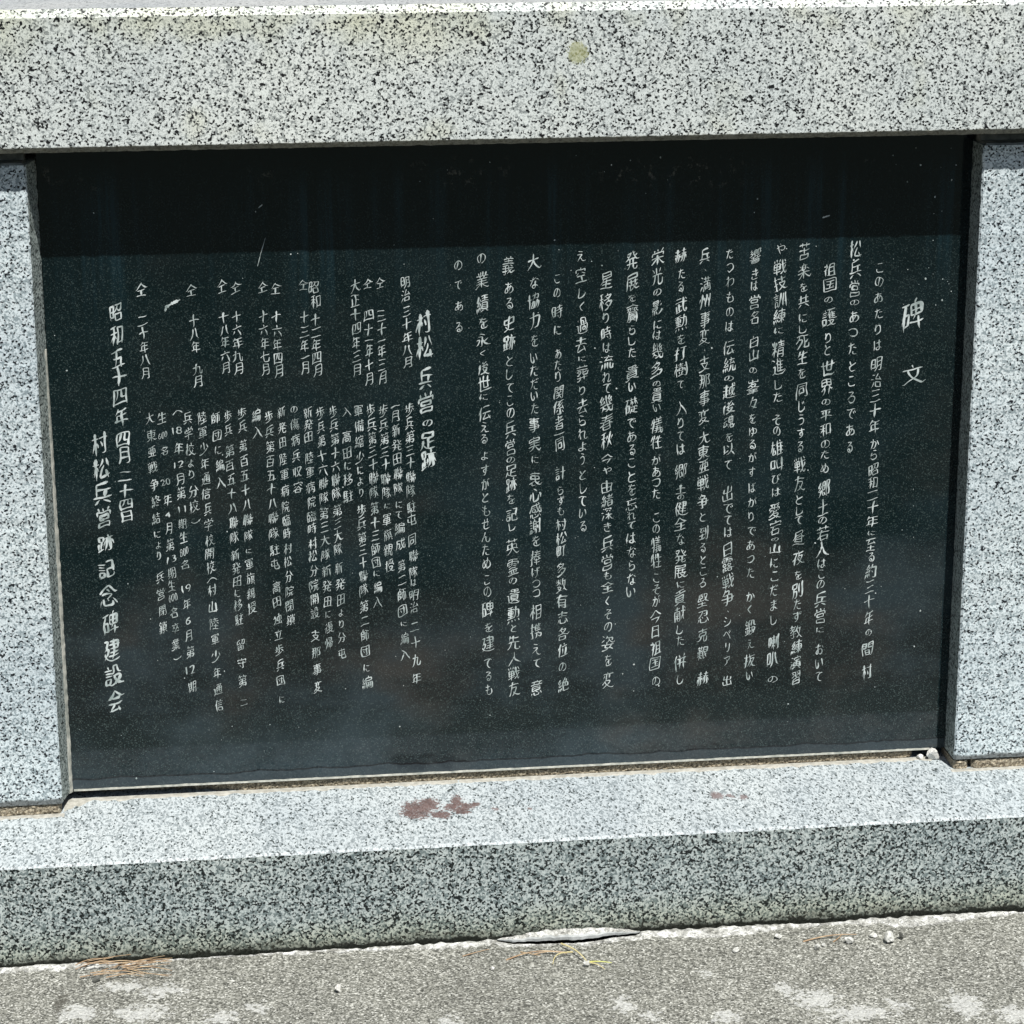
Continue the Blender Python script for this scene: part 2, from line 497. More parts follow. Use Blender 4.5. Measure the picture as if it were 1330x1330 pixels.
def apron():
    """Concrete paving with a broken inner edge that stops a few millimetres short of the base."""
    bm = bmesh.new()
    n = 900
    ys = [0.0, 0.0015, 0.006, 0.02, 0.06, 0.16, 0.30, 0.48, 0.52]
    cols = []
    for i in range(n + 1):
        x = -2.4 + 4.8 * i / n
        e = BASE_Y - slab_edge(x)
        rowv = [bm.verts.new((x, e, -0.045))]
        for j, d in enumerate(ys):
            z = -0.0016 if j == 0 else 0.0
            z += 0.0012 * nz(x, e - d, 0.3, 12) + 0.0006 * nz(x, e - d, 0.3, 60)
            yy = e - d if j < 6 else BASE_Y - d
            rowv.append(bm.verts.new((x, yy, z if j < 8 else -0.04)))
        cols.append(rowv)
    for a, b in zip(cols, cols[1:]):
        for j in range(len(a) - 1):
            bm.faces.new((a[j], a[j + 1], b[j + 1], b[j]))
    bmesh.ops.recalc_face_normals(bm, faces=bm.faces)
    if sum(f.normal.z * f.calc_area() for f in bm.faces) < 0:
        bmesh.ops.reverse_faces(bm, faces=bm.faces)
    return tag(link('pavement', bm, M_CONCRETE), kind='structure')


apron()

# ------------------------------------------------------------------ the monument
mon = empty('stone_monument', (0, -0.02, 0))
tag(mon, 'grey granite memorial framing a black tablet engraved with columns of white Japanese writing', 'monument')
INV = Matrix.Translation((0, 0.02, 0))


def part(name, bm, mat, parent=None):
    o = link(name, bm, mat)
    o.parent = parent or mon
    o.matrix_parent_inverse = INV.copy() if parent is None else Matrix.Identity(4)
    return o


# base: one long block, top falling slightly to the front, front arris a little worn
bt = lambda y: BASE_Z + (y - BASE_Y) / (0 - BASE_Y) * 0.0065
part('base', prism_x([(BASE_Y, -0.06), (BASE_Y, BASE_Z - 0.003), (BASE_Y + 0.003, BASE_Z), (0.0, bt(0)), (0.42, bt(0)), (0.42, -0.06)],
                     -END - 0.12, END + 0.12, 520, 0.0010, 60, 4.0, mats=[0, 1, 1, 1, 0, 0]), [M_BASE, M_BASE_TOP])

# lintel with chamfered arrises
c1, c0 = 0.0095, 0.0070
part('lintel', prism_x([(LINTEL_Y, LINTEL_Z0 + c0), (LINTEL_Y, LINTEL_Z1), (LINTEL_Y + c1, LINTEL_Z1 + c1), (0.40, LINTEL_Z1 + c1), (0.40, LINTEL_Z0), (LINTEL_Y + c0, LINTEL_Z0)],
                       -END, END, 520, 0.0009, 70, 11.0, mats=[0, 0, 1, 0, 0, 0]), [M_LINTEL, M_LINTEL_TOP])

# two pillars
b = 0.0022
PW = 0.24
JOINT = 0.0175
ptop = LINTEL_Z0 - JOINT
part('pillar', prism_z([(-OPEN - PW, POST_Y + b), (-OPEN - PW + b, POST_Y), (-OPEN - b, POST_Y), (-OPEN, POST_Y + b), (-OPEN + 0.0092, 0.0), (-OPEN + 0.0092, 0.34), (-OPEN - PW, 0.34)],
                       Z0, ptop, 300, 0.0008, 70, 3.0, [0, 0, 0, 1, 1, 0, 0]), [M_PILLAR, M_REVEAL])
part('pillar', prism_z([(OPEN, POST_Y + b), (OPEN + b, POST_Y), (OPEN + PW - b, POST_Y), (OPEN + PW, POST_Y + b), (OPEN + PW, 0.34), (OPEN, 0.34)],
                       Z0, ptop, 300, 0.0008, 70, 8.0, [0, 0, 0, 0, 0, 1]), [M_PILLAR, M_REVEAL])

# tablet
tb = bmesh.new()
prism_x([(0.0015, Z0), (0.0, Z0 + 0.0015), (0.0, LINTEL_Z0 - 0.003), (0.12, LINTEL_Z0 - 0.003), (0.12, Z0)], -OPEN + 0.0098, OPEN - 0.0005, 1, bm=tb)
tablet = part('tablet', tb, M_TABLET)


# mortar beds between the base and what stands on it
def mortar(x0, x1, y, z0, z1, seed, depth=0.06, rec=None):
    bm = bmesh.new()
    n = max(4, int((x1 - x0) / 0.0018))
    m = 6
    rows = []
    for i in range(n + 1):
        x = x0 + (x1 - x0) * i / n
        edge = min(1.0, min(x - x0, x1 - x) / 0.004)
        row = []
        for j in range(m + 1):
            t = j / m
            d = 0.0022 * nz(x, t * 0.012, seed, 330) + 0.0015 * nz(x, t * 0.012, seed + 3, 90) - 0.001 + (0.0045 * (1 - edge))
            d += rec(x) if rec else 0.0
            zz = z0 + (z1 - z0) * t + (0.0008 * nz(x, seed, 5.0, 120) if j == m else 0)
            row.append(bm.verts.new((x, y + d + 0.0012 * abs(2 * t - 1) ** 4, zz)))
        row.append(bm.verts.new((x, y + depth, z1)))
        row.insert(0, bm.verts.new((x, y + depth, z0)))
        rows.append(row)
    for a, c in zip(rows, rows[1:]):
        for j in range(len(a) - 1):
            bm.faces.new((a[j], a[j + 1], c[j + 1], c[j]))
    bm.faces.new(rows[0])
    bm.faces.new(list(reversed(rows[-1])))
    bmesh.ops.recalc_face_normals(bm, faces=bm.faces)
    return bm


zb0 = bt(0) - 0.001
part('mortar_bed', mortar(-0.585, 0.555, 0.0040, zb0, Z0 - 0.0012, 1.0, 0.09, lambda x: 0.030 * max(0.0, min(1.0, (-0.36 - x) / 0.14)) * (0.6 + 0.8 * abs(nz(x, 3, 0, 40)))), M_MORTAR)
part('mortar_bed', mortar(-OPEN - PW, -OPEN - 0.002, POST_Y + 0.0025, bt(POST_Y) - 0.001, Z0 - 0.0010, 5.0), M_MORTAR)
part('mortar_bed', mortar(OPEN + 0.0005, OPEN + 0.021, POST_Y + 0.0020, bt(POST_Y) - 0.001, Z0 - 0.0028, 9.0), M_MORTAR)
part('mortar_bed', mortar(OPEN + 0.026, OPEN + PW, POST_Y + 0.0020, bt(POST_Y) - 0.001, Z0 - 0.0024, 13.0), M_MORTAR)


# thin cream film of mortar left on the base in front of the joints
def film(path, seed):
    """path: (x, y of the back edge, width towards the front)"""
    bm = bmesh.new()
    prev = None
    for x, y, w in path:
        ww = w * (1.0 + 0.45 * nz(x, seed, 0, 45) + 0.35 * nz(x, seed, 4, 160))
        zf = lambda q: bt(q) + 0.0006
        cur = [bm.verts.new((x, y, zf(y))), bm.verts.new((x, y - ww * 0.7, zf(y - ww * 0.7))), bm.verts.new((x, y - ww, bt(y - ww) - 0.0004))]
        if prev:
            for j in range(2):
                bm.faces.new((prev[j], prev[j + 1], cur[j + 1], cur[j]))
        prev = cur
    bmesh.ops.recalc_face_normals(bm, faces=bm.faces)
    if sum(f.normal.z for f in bm.faces) < 0:
        bmesh.ops.reverse_faces(bm, faces=bm.faces)
    return bm


pth = [(-OPEN + 0.001 + i * 0.0024, 0.003, 0.012 + 0.034 * max(0.0, 1 - i / 14.0)) for i in range(int(1.19 / 0.0024))]
part('mortar_film', film(pth, 2.0), M_SMEAR)
part('mortar_film', film([(-OPEN - PW + i * 0.0024, POST_Y + 0.002, 0.011) for i in range(102)], 6.0), M_SMEAR)
part('mortar_film', film([(OPEN - 0.004 + i * 0.0024, POST_Y + 0.002, 0.010) for i in range(100)], 8.0), M_SMEAR)


# pale rim of sealant along the lower edge of the tablet, and the bead up its left side
def rim():
    bm = bmesh.new()
    prev = None
    for i in range(480):
        x = TAB_X0 + 0.002 + i * (1.165 / 479)
        h = 0.0014 + 0.0008 * nz(x, 1, 0, 40) + 0.0006 * nz(x, 2, 0, 160)
        cur = [bm.verts.new((x, 0.002, Z0 - 0.0016)), bm.verts.new((x, -0.0012, Z0 - 0.0010)), bm.verts.new((x, -0.0005, Z0 + max(0.0003, h))), bm.verts.new((x, 0.0012, Z0 + max(0.0003, h)))]
        if prev:
            for j in range(3):
                bm.faces.new((prev[j], prev[j + 1], cur[j + 1], cur[j]))
        prev = cur
    bmesh.ops.recalc_face_normals(bm, faces=bm.faces)
    return bm


part('sealant_rim', rim(), M_RIM, None)


def bead():
    bm = bmesh.new()
    prev = None
    for i in range(240):
        z = Z0 - 0.002 + i * (0.600 / 239)
        w = 0.0023 + 0.0011 * nz(z, 4, 0, 25) + 0.0010 * nz(z, 9, 0, 110)
        w *= min(1.0, (Z0 + 0.60 - z) / 0.25 + 0.05)
        x_ = -OPEN + 0.0092
        ring = [(x_ - 0.0022, -0.0070), (x_ + 0.0004, -0.0042), (x_ + w, -0.0010), (x_ + w + 0.0006, 0.0006), (x_ - 0.001, 0.0006)]
        cur = [bm.verts.new((a, c, z)) for a, c in ring]
        if prev:
            for j in range(5):
                k = (j + 1) % 5
                bm.faces.new((prev[j], prev[k], cur[k], cur[j]))
        else:
            bm.faces.new(cur)
        prev = cur
    bm.faces.new(prev)
    bmesh.ops.recalc_face_normals(bm, faces=bm.faces)
    return bm


part('sealant_bead', bead(), M_RIM)
# dark packing in the joints under the lintel
part('joint_filler', prism_x([(POST_Y + 0.0015, ptop - 0.0005), (POST_Y + 0.0025, ptop + 0.0025), (POST_Y + 0.026, ptop + 0.0035), (POST_Y + 0.030, LINTEL_Z0 + 0.0005), (0.3, LINTEL_Z0 + 0.0005), (0.3, ptop - 0.0005)], -OPEN - PW + 0.004, -OPEN - 0.004, 60, 0.0008, 90, 2.0), M_SEAL)
part('joint_filler', prism_x([(POST_Y + 0.0015, ptop - 0.0005), (POST_Y + 0.0025, ptop + 0.0025), (POST_Y + 0.026, ptop + 0.0035), (POST_Y + 0.030, LINTEL_Z0 + 0.0005), (0.3, LINTEL_Z0 + 0.0005), (0.3, ptop - 0.0005)], OPEN + 0.004, OPEN + PW - 0.004, 60, 0.0008, 90, 7.0), M_SEAL)

# ------------------------------------------------------------------ the engraved writing
COLUMNS = [  # width, (text, x top, z top, x bottom, z bottom) in tenths of a millimetre on the tablet
 (310, [('碑', 5278, 7879, 5301, 7427), ('文', 5322, 7002, 5336, 6733)]),
 (159, [('このあたりは', 4826, 8386, 4833, 7188), ('明治三十年', 4833, 7107, 4840, 6077), ('から', 4840, 6007, 4842, 5716), ('昭和二十年', 4842, 5658, 4848, 4789), ('に', 4848, 4735, 4849, 4669), ('至る', 4849, 4628, 4851, 4307), ('約三十年', 4851, 4274, 4856, 3399), ('の', 4857, 3344, 4857, 3248), ('間', 4858, 3172, 4859, 2947), ('村', 4860, 2837, 4861, 2630)]),
 (174, [('松兵営', 4498, 8673, 4500, 7913), ('の', 4500, 7886, 4500, 7819), ('あったところである', 4500, 7766, 4505, 5811)]),
 (174, [('祖国', 4161, 8390, 4162, 8003), ('の', 4163, 7936, 4163, 7855), ('護', 4163, 7815, 4164, 7525), ('りと', 4165, 7465, 4166, 7167), ('世界', 4166, 7113, 4168, 6609), ('の', 4169, 6567, 4169, 6485), ('平和', 4169, 6430, 4171, 6072), ('のた', 4171, 6017, 4172, 5753), ('め', 4173, 5687, 4173, 5556), ('郷土', 4174, 5463, 4176, 4974), ('の', 4176, 4948, 4176, 4855), ('若人', 4176, 4828, 4178, 4401), ('はこの', 4178, 4374, 4180, 3944), ('兵営', 4181, 3898, 4182, 3456), ('に', 4183, 3401, 4183, 3320), ('おいて', 4184, 3169, 4186, 2606)]),
 (163, [('苦楽', 3816, 8656, 3820, 8181), ('を', 3821, 8134, 3822, 8016), ('共', 3822, 7968, 3823, 7802), ('にし', 3824, 7731, 3826, 7457), ('死生', 3826, 7433, 3830, 7049), ('を', 3830, 7013, 3831, 6844), ('同じうする', 3832, 6808, 3839, 5858), ('戦友', 3840, 5803, 3844, 5318), ('として', 3844, 5265, 3847, 4854), ('昼夜', 3848, 4801, 3852, 4267), ('を', 3853, 4213, 3854, 4092), ('別たず', 3854, 4052, 3859, 3484), ('教練演習', 3859, 3456, 3866, 2594)]),
 (172, [('や', 3502, 8659, 3503, 8507), ('戦技訓練', 3503, 8448, 3509, 7597), ('に', 3510, 7550, 3510, 7466), ('精進', 3511, 7382, 3514, 6915), ('した', 3515, 6854, 3517, 6552), ('その', 3518, 6382, 3520, 6090), ('雄', 3520, 6053, 3522, 5808), ('叫び', 3522, 5789, 3525, 5435), ('は', 3525, 5382, 3526, 5264), ('愛宕', 3527, 5184, 3530, 4721), ('の', 3530, 4694, 3530, 4641), ('山', 3531, 4601, 3532, 4467), ('にこだまし', 3532, 4427, 3539, 3443), ('喇叭', 3540, 3335, 3543, 2856), ('の', 3544, 2733, 3545, 2637)]),
 (152, [('響', 3168, 8644, 3171, 8363), ('きは', 3171, 8328, 3174, 8045), ('営名', 3174, 7998, 3178, 7595), ('白山', 3179, 7452, 3183, 7117), ('の', 3183, 7033, 3184, 6937), ('峯々', 3185, 6865, 3189, 6454), ('をゆるが', 3189, 6417, 3196, 5734), ('すばかりであった', 3196, 5696, 3211, 4132), ('かく', 3212, 3958, 3216, 3607), ('鍛え抜い', 3216, 3566, 3225, 2679)]),
 (162, [('たつわものは', 2835, 8629, 2851, 7497), ('伝統', 2852, 7402, 2858, 6971), ('の', 2859, 6923, 2860, 6851), ('越後魂', 2860, 6815, 2869, 6197), ('を以', 2869, 6161, 2874, 5843), ('て', 2874, 5798, 2876, 5642), ('出でては', 2879, 5432, 2889, 4719), ('日露戦争', 2890, 4653, 2902, 3769), ('・', 2903, 3701, 2904, 3661), ('シベリア', 2904, 3620, 2914, 2899), ('出', 2916, 2776, 2918, 2625)]),
 (151, [('兵', 2513, 8607, 2515, 8420), ('・', 2516, 8361, 2516, 8314), ('満州事変', 2517, 8256, 2527, 7345), ('・', 2527, 7297, 2528, 7250), ('支那事変', 2528, 7202, 2538, 6286), ('・', 2539, 6250, 2539, 6214), ('大東亜', 2540, 6189, 2546, 5640), ('戦争', 2546, 5609, 2551, 5113), ('と', 2552, 5074, 2553, 4959), ('到るところ', 2554, 4895, 2563, 4030), ('堅忍克艱', 2564, 3964, 2574, 2993), ('赫', 2576, 2847, 2578, 2648)]),
 (161, [('赫', 2201, 8626, 2203, 8440), ('たる', 2204, 8369, 2208, 8053), ('武勲', 2208, 7994, 2214, 7533), ('を', 2214, 7497, 2216, 7366), ('打樹', 2216, 7342, 2221, 6936), ('て', 2222, 6876, 2223, 6768), ('入りては', 2225, 6635, 2233, 5883), ('郷', 2234, 5822, 2238, 5493), ('土の', 2238, 5468, 2241, 5265), ('健全', 2241, 5239, 2246, 4843), ('な', 2246, 4804, 2248, 4637), ('発展', 2249, 4573, 2253, 4185), ('に', 2254, 4133, 2255, 4042), ('貢献', 2256, 4003, 2261, 3573), ('した', 2261, 3520, 2265, 3231), ('併し', 2266, 3113, 2271, 2662)]),
 (160, [('栄光', 1890, 8634, 1893, 8155), ('の', 1894, 8108, 1894, 8014), ('影', 1895, 7991, 1897, 7731), ('には', 1897, 7696, 1899, 7435), ('幾多', 1899, 7399, 1903, 6922), ('の', 1903, 6886, 1903, 6814), ('貴い', 1903, 6802, 1906, 6465), ('犠牲', 1906, 6392, 1910, 5968), ('があった', 1910, 5897, 1915, 5290), ('この', 1916, 5099, 1918, 4805), ('犠牲', 1918, 4766, 1922, 4328), ('こそが', 1922, 4251, 1926, 3796), ('今日', 1926, 3744, 1929, 3352), ('祖国', 1929, 3312, 1932, 2890), ('の', 1933, 2798, 1934, 2665)]),
 (170, [('発展', 1560, 8619, 1564, 8070), ('を', 1564, 8047, 1565, 7941), ('齎', 1565, 7917, 1567, 7681), ('らした', 1567, 7646, 1570, 7207), ('貴い', 1571, 7123, 1574, 6753), ('礎', 1574, 6692, 1576, 6440), ('であるこ', 1577, 6403, 1582, 5723), ('とを', 1582, 5682, 1585, 5340), ('忘れて', 1585, 5315, 1588, 4881), ('はならない', 1588, 4843, 1595, 3941)]),
 (170, [('星移', 1222, 8360, 1229, 7832), ('り', 1229, 7809, 1230, 7679), ('時は', 1231, 7632, 1235, 7288), ('流れて', 1236, 7253, 1242, 6739), ('幾春秋', 1242, 6715, 1251, 6003), ('今や', 1252, 5933, 1256, 5647), ('由緒深', 1257, 5569, 1263, 5020), ('き', 1264, 4993, 1265, 4862), ('兵営', 1266, 4809, 1272, 4319), ('も全', 1272, 4306, 1276, 4025), ('くその', 1276, 3972, 1283, 3461), ('姿', 1283, 3421, 1286, 3191), ('を', 1287, 3150, 1289, 2974), ('変', 1290, 2892, 1293, 2674)]),
 (159, [('え', 901, 8636, 903, 8485), ('空', 903, 8438, 905, 8216), ('しく', 906, 8158, 909, 7818), ('過去', 910, 7759, 914, 7286), ('に', 915, 7239, 915, 7179), ('葬', 915, 7155, 918, 6893), ('り', 918, 6857, 920, 6726), ('去られよう', 920, 6690, 929, 5795), ('としている', 929, 5737, 937, 4875)]),
 (144, [('この時に', 584, 8353, 599, 7509), ('あたり', 601, 7355, 609, 6915), ('関係者一同', 610, 6867, 626, 5988), ('計', 629, 5826, 633, 5553), ('らずも', 634, 5514, 641, 5109), ('村松町', 642, 5070, 651, 4543), ('多数有志各位', 653, 4477, 677, 3138), ('の', 678, 3056, 680, 2934), ('絶', 682, 2853, 685, 2634)]),
 (159, [('大', 286, 8605, 287, 8396), ('な', 287, 8314, 288, 8140), ('協力', 289, 8105, 291, 7624), ('を', 292, 7565, 293, 7376), ('いただいた', 293, 7305, 298, 6494), ('事実', 298, 6470, 301, 5976), ('に', 301, 5927, 302, 5830), ('衷心感謝', 302, 5721, 307, 4873), ('を', 307, 4847, 308, 4702), ('捧げつつ', 308, 4649, 312, 3986), ('相携', 313, 3906, 316, 3410), ('えて', 316, 3356, 318, 2978), ('意', 319, 2829, 320, 2611)]),
 (163, [('義', -41, 8613, -38, 8300), ('ある', -38, 8265, -34, 7880), ('史跡', -33, 7821, -28, 7338), ('としてこの', -28, 7291, -20, 6445), ('兵営', -19, 6409, -15, 5950), ('の', -15, 5931, -14, 5849), ('足跡', -13, 5823, -10, 5460), ('を', -10, 5421, -8, 5291), ('記', -8, 5239, -6, 5056), ('し', -6, 5043, -5, 4925), ('英霊', -4, 4846, 1, 4305), ('の', 2, 4279, 3, 4186), ('遺勲', 3, 4133, 8, 3652), ('と', 8, 3625, 9, 3518), ('先人戦友', 10, 3478, 18, 2612)]),
 (168, [('の', -386, 8622, -385, 8494), ('業績', -384, 8413, -378, 7831), ('を', -378, 7807, -376, 7643), ('永', -376, 7584, -374, 7408), ('く', -373, 7360, -373, 7278), ('後世', -372, 7242, -368, 6827), ('に', -368, 6791, -367, 6707), ('伝える', -366, 6624, -361, 6119), ('よ', -360, 6023, -358, 5902), ('すがともせんため', -358, 5848, -343, 4412), ('この', -342, 4319, -339, 4027), ('碑', -338, 3974, -336, 3734), ('を', -335, 3667, -334, 3533), ('建', -333, 3493, -331, 3238), ('てるも', -330, 3157, -325, 2642)]),
 (148, [('のである', -682, 8583, -682, 7558)]),
 (217, [('村松', -1144, 7890, -1128, 7280), ('兵営', -1125, 7162, -1110, 6544), ('の', -1108, 6472, -1106, 6376), ('足跡', -1104, 6304, -1091, 5810)]),
 (137, [('明治', -1363, 8349, -1358, 8024), ('三十年八月', -1357, 7966, -1342, 7157)]),
 (127, [('仝', -1677, 8346, -1677, 8207), ('三十一年三月', -1676, 7928, -1673, 6954)]),
 (127, [('仝', -1844, 8339, -1844, 8212), ('四十一年十月', -1843, 7933, -1841, 6948)]),
 (127, [('大正十四年三月', -2000, 8331, -1997, 7071)]),
 (136, [('昭和', -2518, 8322, -2513, 7975), ('十二年四月', -2512, 7905, -2500, 7075)]),
 (126, [('仝', -2663, 8349, -2662, 8211), ('十三年一月', -2661, 7956, -2656, 7115)]),
 (126, [('仝', -3013, 8320, -3012, 8179), ('十六年四月', -3010, 7968, -3001, 7083)]),
 (126, [('仝', -3178, 8334, -3176, 8193), ('十六年七月', -3174, 7972, -3166, 7119)]),
 (135, [('仝', -3516, 8353, -3515, 8193), ('十六年九月', -3513, 7972, -3508, 7140)]),
 (125, [('仝', -3679, 8377, -3677, 8207), ('十八年六月', -3674, 7966, -3664, 7155)]),
 (135, [('仝', -4067, 8328, -4061, 8177), ('十八年', -4053, 7936, -4036, 7431), ('九月', -4032, 7309, -4021, 6993)]),
 (134, [('仝', -4689, 8364, -4687, 8184), ('二十年八月', -4685, 7934, -4677, 7115)]),
 (124, [('歩兵第三十聯隊', -1339, 6700, -1325, 5433), ('駐屯', -1324, 5378, -1320, 5052), ('同聯隊', -1319, 4943, -1312, 4312), ('は', -1312, 4314, -1311, 4222), ('明治', -1310, 4167, -1306, 3843), ('二十九年', -1305, 3741, -1295, 2806)]),
 (124, [('一月新発田聯隊', -1518, 6697, -1492, 5475), ('にて編成', -1491, 5403, -1476, 4704), ('第二師団', -1474, 4605, -1456, 3785), ('に', -1455, 3729, -1454, 3664), ('編入', -1452, 3590, -1443, 3179)]),
 (124, [('歩兵第三十聯隊', -1677, 6693, -1649, 5418), ('に', -1648, 5364, -1646, 5291), ('軍旗親授', -1645, 5228, -1627, 4417)]),
 (124, [('歩兵第三十聯隊', -1826, 6698, -1809, 5433), ('第十三師団', -1808, 5388, -1795, 4479), ('に', -1795, 4453, -1794, 4371), ('編入', -1793, 4316, -1788, 3929)]),
 (124, [('軍備縮少により', -1995, 6703, -1981, 5457), ('歩兵第三十聯隊', -1980, 5367, -1967, 4110), ('第二師団', -1966, 4066, -1957, 3240), ('に編', -1956, 3175, -1952, 2790)]),
 (124, [('入', -2144, 6673, -2144, 6558), ('高田に移駐', -2144, 6373, -2142, 5382)]),
 (119, [('歩兵第十六聯隊', -2312, 6696, -2297, 5433), ('第三大隊', -2296, 5379, -2288, 4673), ('新発田より分屯', -2287, 4601, -2270, 3227)]),
 (118, [('歩兵第十六聯隊', -2480, 6693, -2464, 5385), ('第三大隊', -2464, 5349, -2455, 4607), ('新発田に復帰', -2454, 4572, -2440, 3374)]),
 (118, [('新発田', -2638, 6689, -2634, 6213), ('陸軍病院', -2633, 6106, -2627, 5320), ('臨時', -2627, 5293, -2625, 4986), ('村松', -2624, 4931, -2622, 4604), ('分院開設', -2622, 4569, -2616, 3808), ('、', -2616, 3780, -2615, 3734), ('支那事変', -2615, 3697, -2608, 2756)]),
 (118, [('の', -2825, 6703, -2822, 6619), ('傷病兵収容', -2821, 6569, -2788, 5522)]),
 (113, [('新発田', -2982, 6717, -2974, 6143), ('陸軍病院', -2973, 6109, -2960, 5262), ('臨時', -2960, 5254, -2955, 4925), ('村松', -2955, 4881, -2950, 4539), ('分院閉鎖', -2949, 4501, -2937, 3725)]),
 (118, [('歩兵第百五十八聯隊', -3151, 6672, -3124, 4923), ('駐屯', -3123, 4878, -3118, 4508), ('高田', -3116, 4375, -3110, 3982), ('独立歩兵団', -3109, 3934, -3093, 2887), ('に', -3091, 2760, -3089, 2662)]),
 (128, [('編入', -3307, 6694, -3290, 6289)]),
 (118, [('歩兵', -3493, 6717, -3486, 6372), ('第百五十八聯隊', -3484, 6296, -3456, 4902), ('に', -3454, 4815, -3453, 4755), ('軍旗親授', -3452, 4692, -3436, 3910)]),
 (117, [('歩兵', -3671, 6681, -3663, 6336), ('第百五十八聯隊', -3661, 6234, -3633, 4883), ('新発田', -3632, 4823, -3621, 4300), ('に移駐', -3621, 4272, -3610, 3764), ('留守第', -3607, 3619, -3592, 2882), ('二', -3589, 2735, -3588, 2657)]),
 (117, [('師団に編入', -3827, 6686, -3777, 5619)]),
 (122, [('陸軍少年通信兵学校', -3993, 6683, -3959, 4862), ('開校', -3958, 4845, -3952, 4504), ('︵', -3951, 4442, -3950, 4385), ('村山陸軍少年通信', -3950, 4381, -3915, 2565)]),
 (122, [('兵学校より', -4179, 6689, -4149, 5777), ('分校', -4146, 5701, -4134, 5324), ('︶', -4132, 5247, -4129, 5175)]),
 (117, [('︵', -4315, 6697, -4314, 6643), ('<18>', -4312, 6484, -4310, 6383), ('年', -4309, 6307, -4306, 6088), ('<12>', -4305, 6029, -4304, 5936), ('月第', -4303, 5868, -4298, 5510), ('<11>', -4296, 5425, -4295, 5331), ('期生', -4294, 5271, -4289, 4926), ('<800>', -4288, 4866, -4286, 4754), ('名', -4286, 4698, -4284, 4565), ('<19>', -4281, 4366, -4279, 4252), ('年', -4278, 4204, -4275, 3985), ('<6>', -4274, 3927, -4273, 3803), ('月第', -4272, 3755, -4266, 3331), ('<12>', -4264, 3244, -4263, 3127), ('期', -4261, 3050, -4258, 2845)]),
 (117, [('生', -4501, 6683, -4498, 6541), ('<600>', -4496, 6423, -4494, 6331), ('名', -4493, 6230, -4490, 6103), ('<20>', -4485, 5798, -4483, 5713), ('年', -4482, 5619, -4478, 5406), ('<4>', -4477, 5355, -4475, 5269), ('月第', -4475, 5226, -4467, 4804), ('<13>', -4467, 4771, -4465, 4658), ('期生', -4464, 4601, -4458, 4279), ('<600>', -4457, 4250, -4455, 4136), ('名卒業', -4454, 4088, -4443, 3445), ('︶', -4442, 3391, -4441, 3325)]),
 (117, [('大東亜戦争終結', -4655, 6705, -4625, 5172), ('により', -4624, 5120, -4616, 4698), ('兵営閉鎖', -4614, 4579, -4596, 3683)]),
 (191, [('昭和', -5026, 8115, -5020, 7557), ('五十四年', -5019, 7501, -5008, 6516), ('四月', -5008, 6436, -5003, 6023), ('二', -5002, 5908, -5000, 5792), ('十四日', -5000, 5735, -4994, 5239)]),
 (223, [('村松', -5308, 6446, -5303, 5815), ('兵営', -5302, 5771, -5296, 5164), ('跡', -5296, 5089, -5294, 4852), ('記', -5292, 4739, -5290, 4487), ('念碑', -5290, 4437, -5283, 3688), ('建設会', -5282, 3663, -5273, 2645)]),
]


_font = bpy.data.curves.new('glyph', 'FONT')
_font_o = bpy.data.objects.new('glyph', _font)
COL.objects.link(_font_o)
GLYPHS = {}
NPX = 80            # raster used to find the centre lines of a character


def bez(p0, h0, h1, p1, t):
    s = 1 - t
    return p0 * (s * s * s) + h0 * (3 * s * s * t) + h1 * (3 * s * t * t) + p1 * (t * t * t)


def is_kana(ch):
    return len(ch) == 1 and 0x3040 <= ord(ch) <= 0x30ff


def thin(img):
    """Zhang-Suen thinning."""
    img = img.copy()
    while True:
        ch = False
        for k in (0, 1):
            P = [np.roll(np.roll(img, a, 0), c, 1) for a, c in ((1, 0), (1, -1), (0, -1), (-1, -1), (-1, 0), (-1, 1), (0, 1), (1, 1))]
            B = sum(p.astype(int) for p in P)
            A = sum(((P[i] == 0) & (P[(i + 1) % 8] == 1)).astype(int) for i in range(8))
            p2, p4, p6, p8 = P[0], P[2], P[4], P[6]
            c = (img == 1) & (B >= 2) & (B <= 6) & (A == 1)
            c &= ((p2 * p4 * p6 == 0) & (p4 * p6 * p8 == 0)) if k == 0 else ((p2 * p4 * p8 == 0) & (p2 * p6 * p8 == 0))
            if c.any():
                img[c] = 0
                ch = True
        if not ch:
            return img


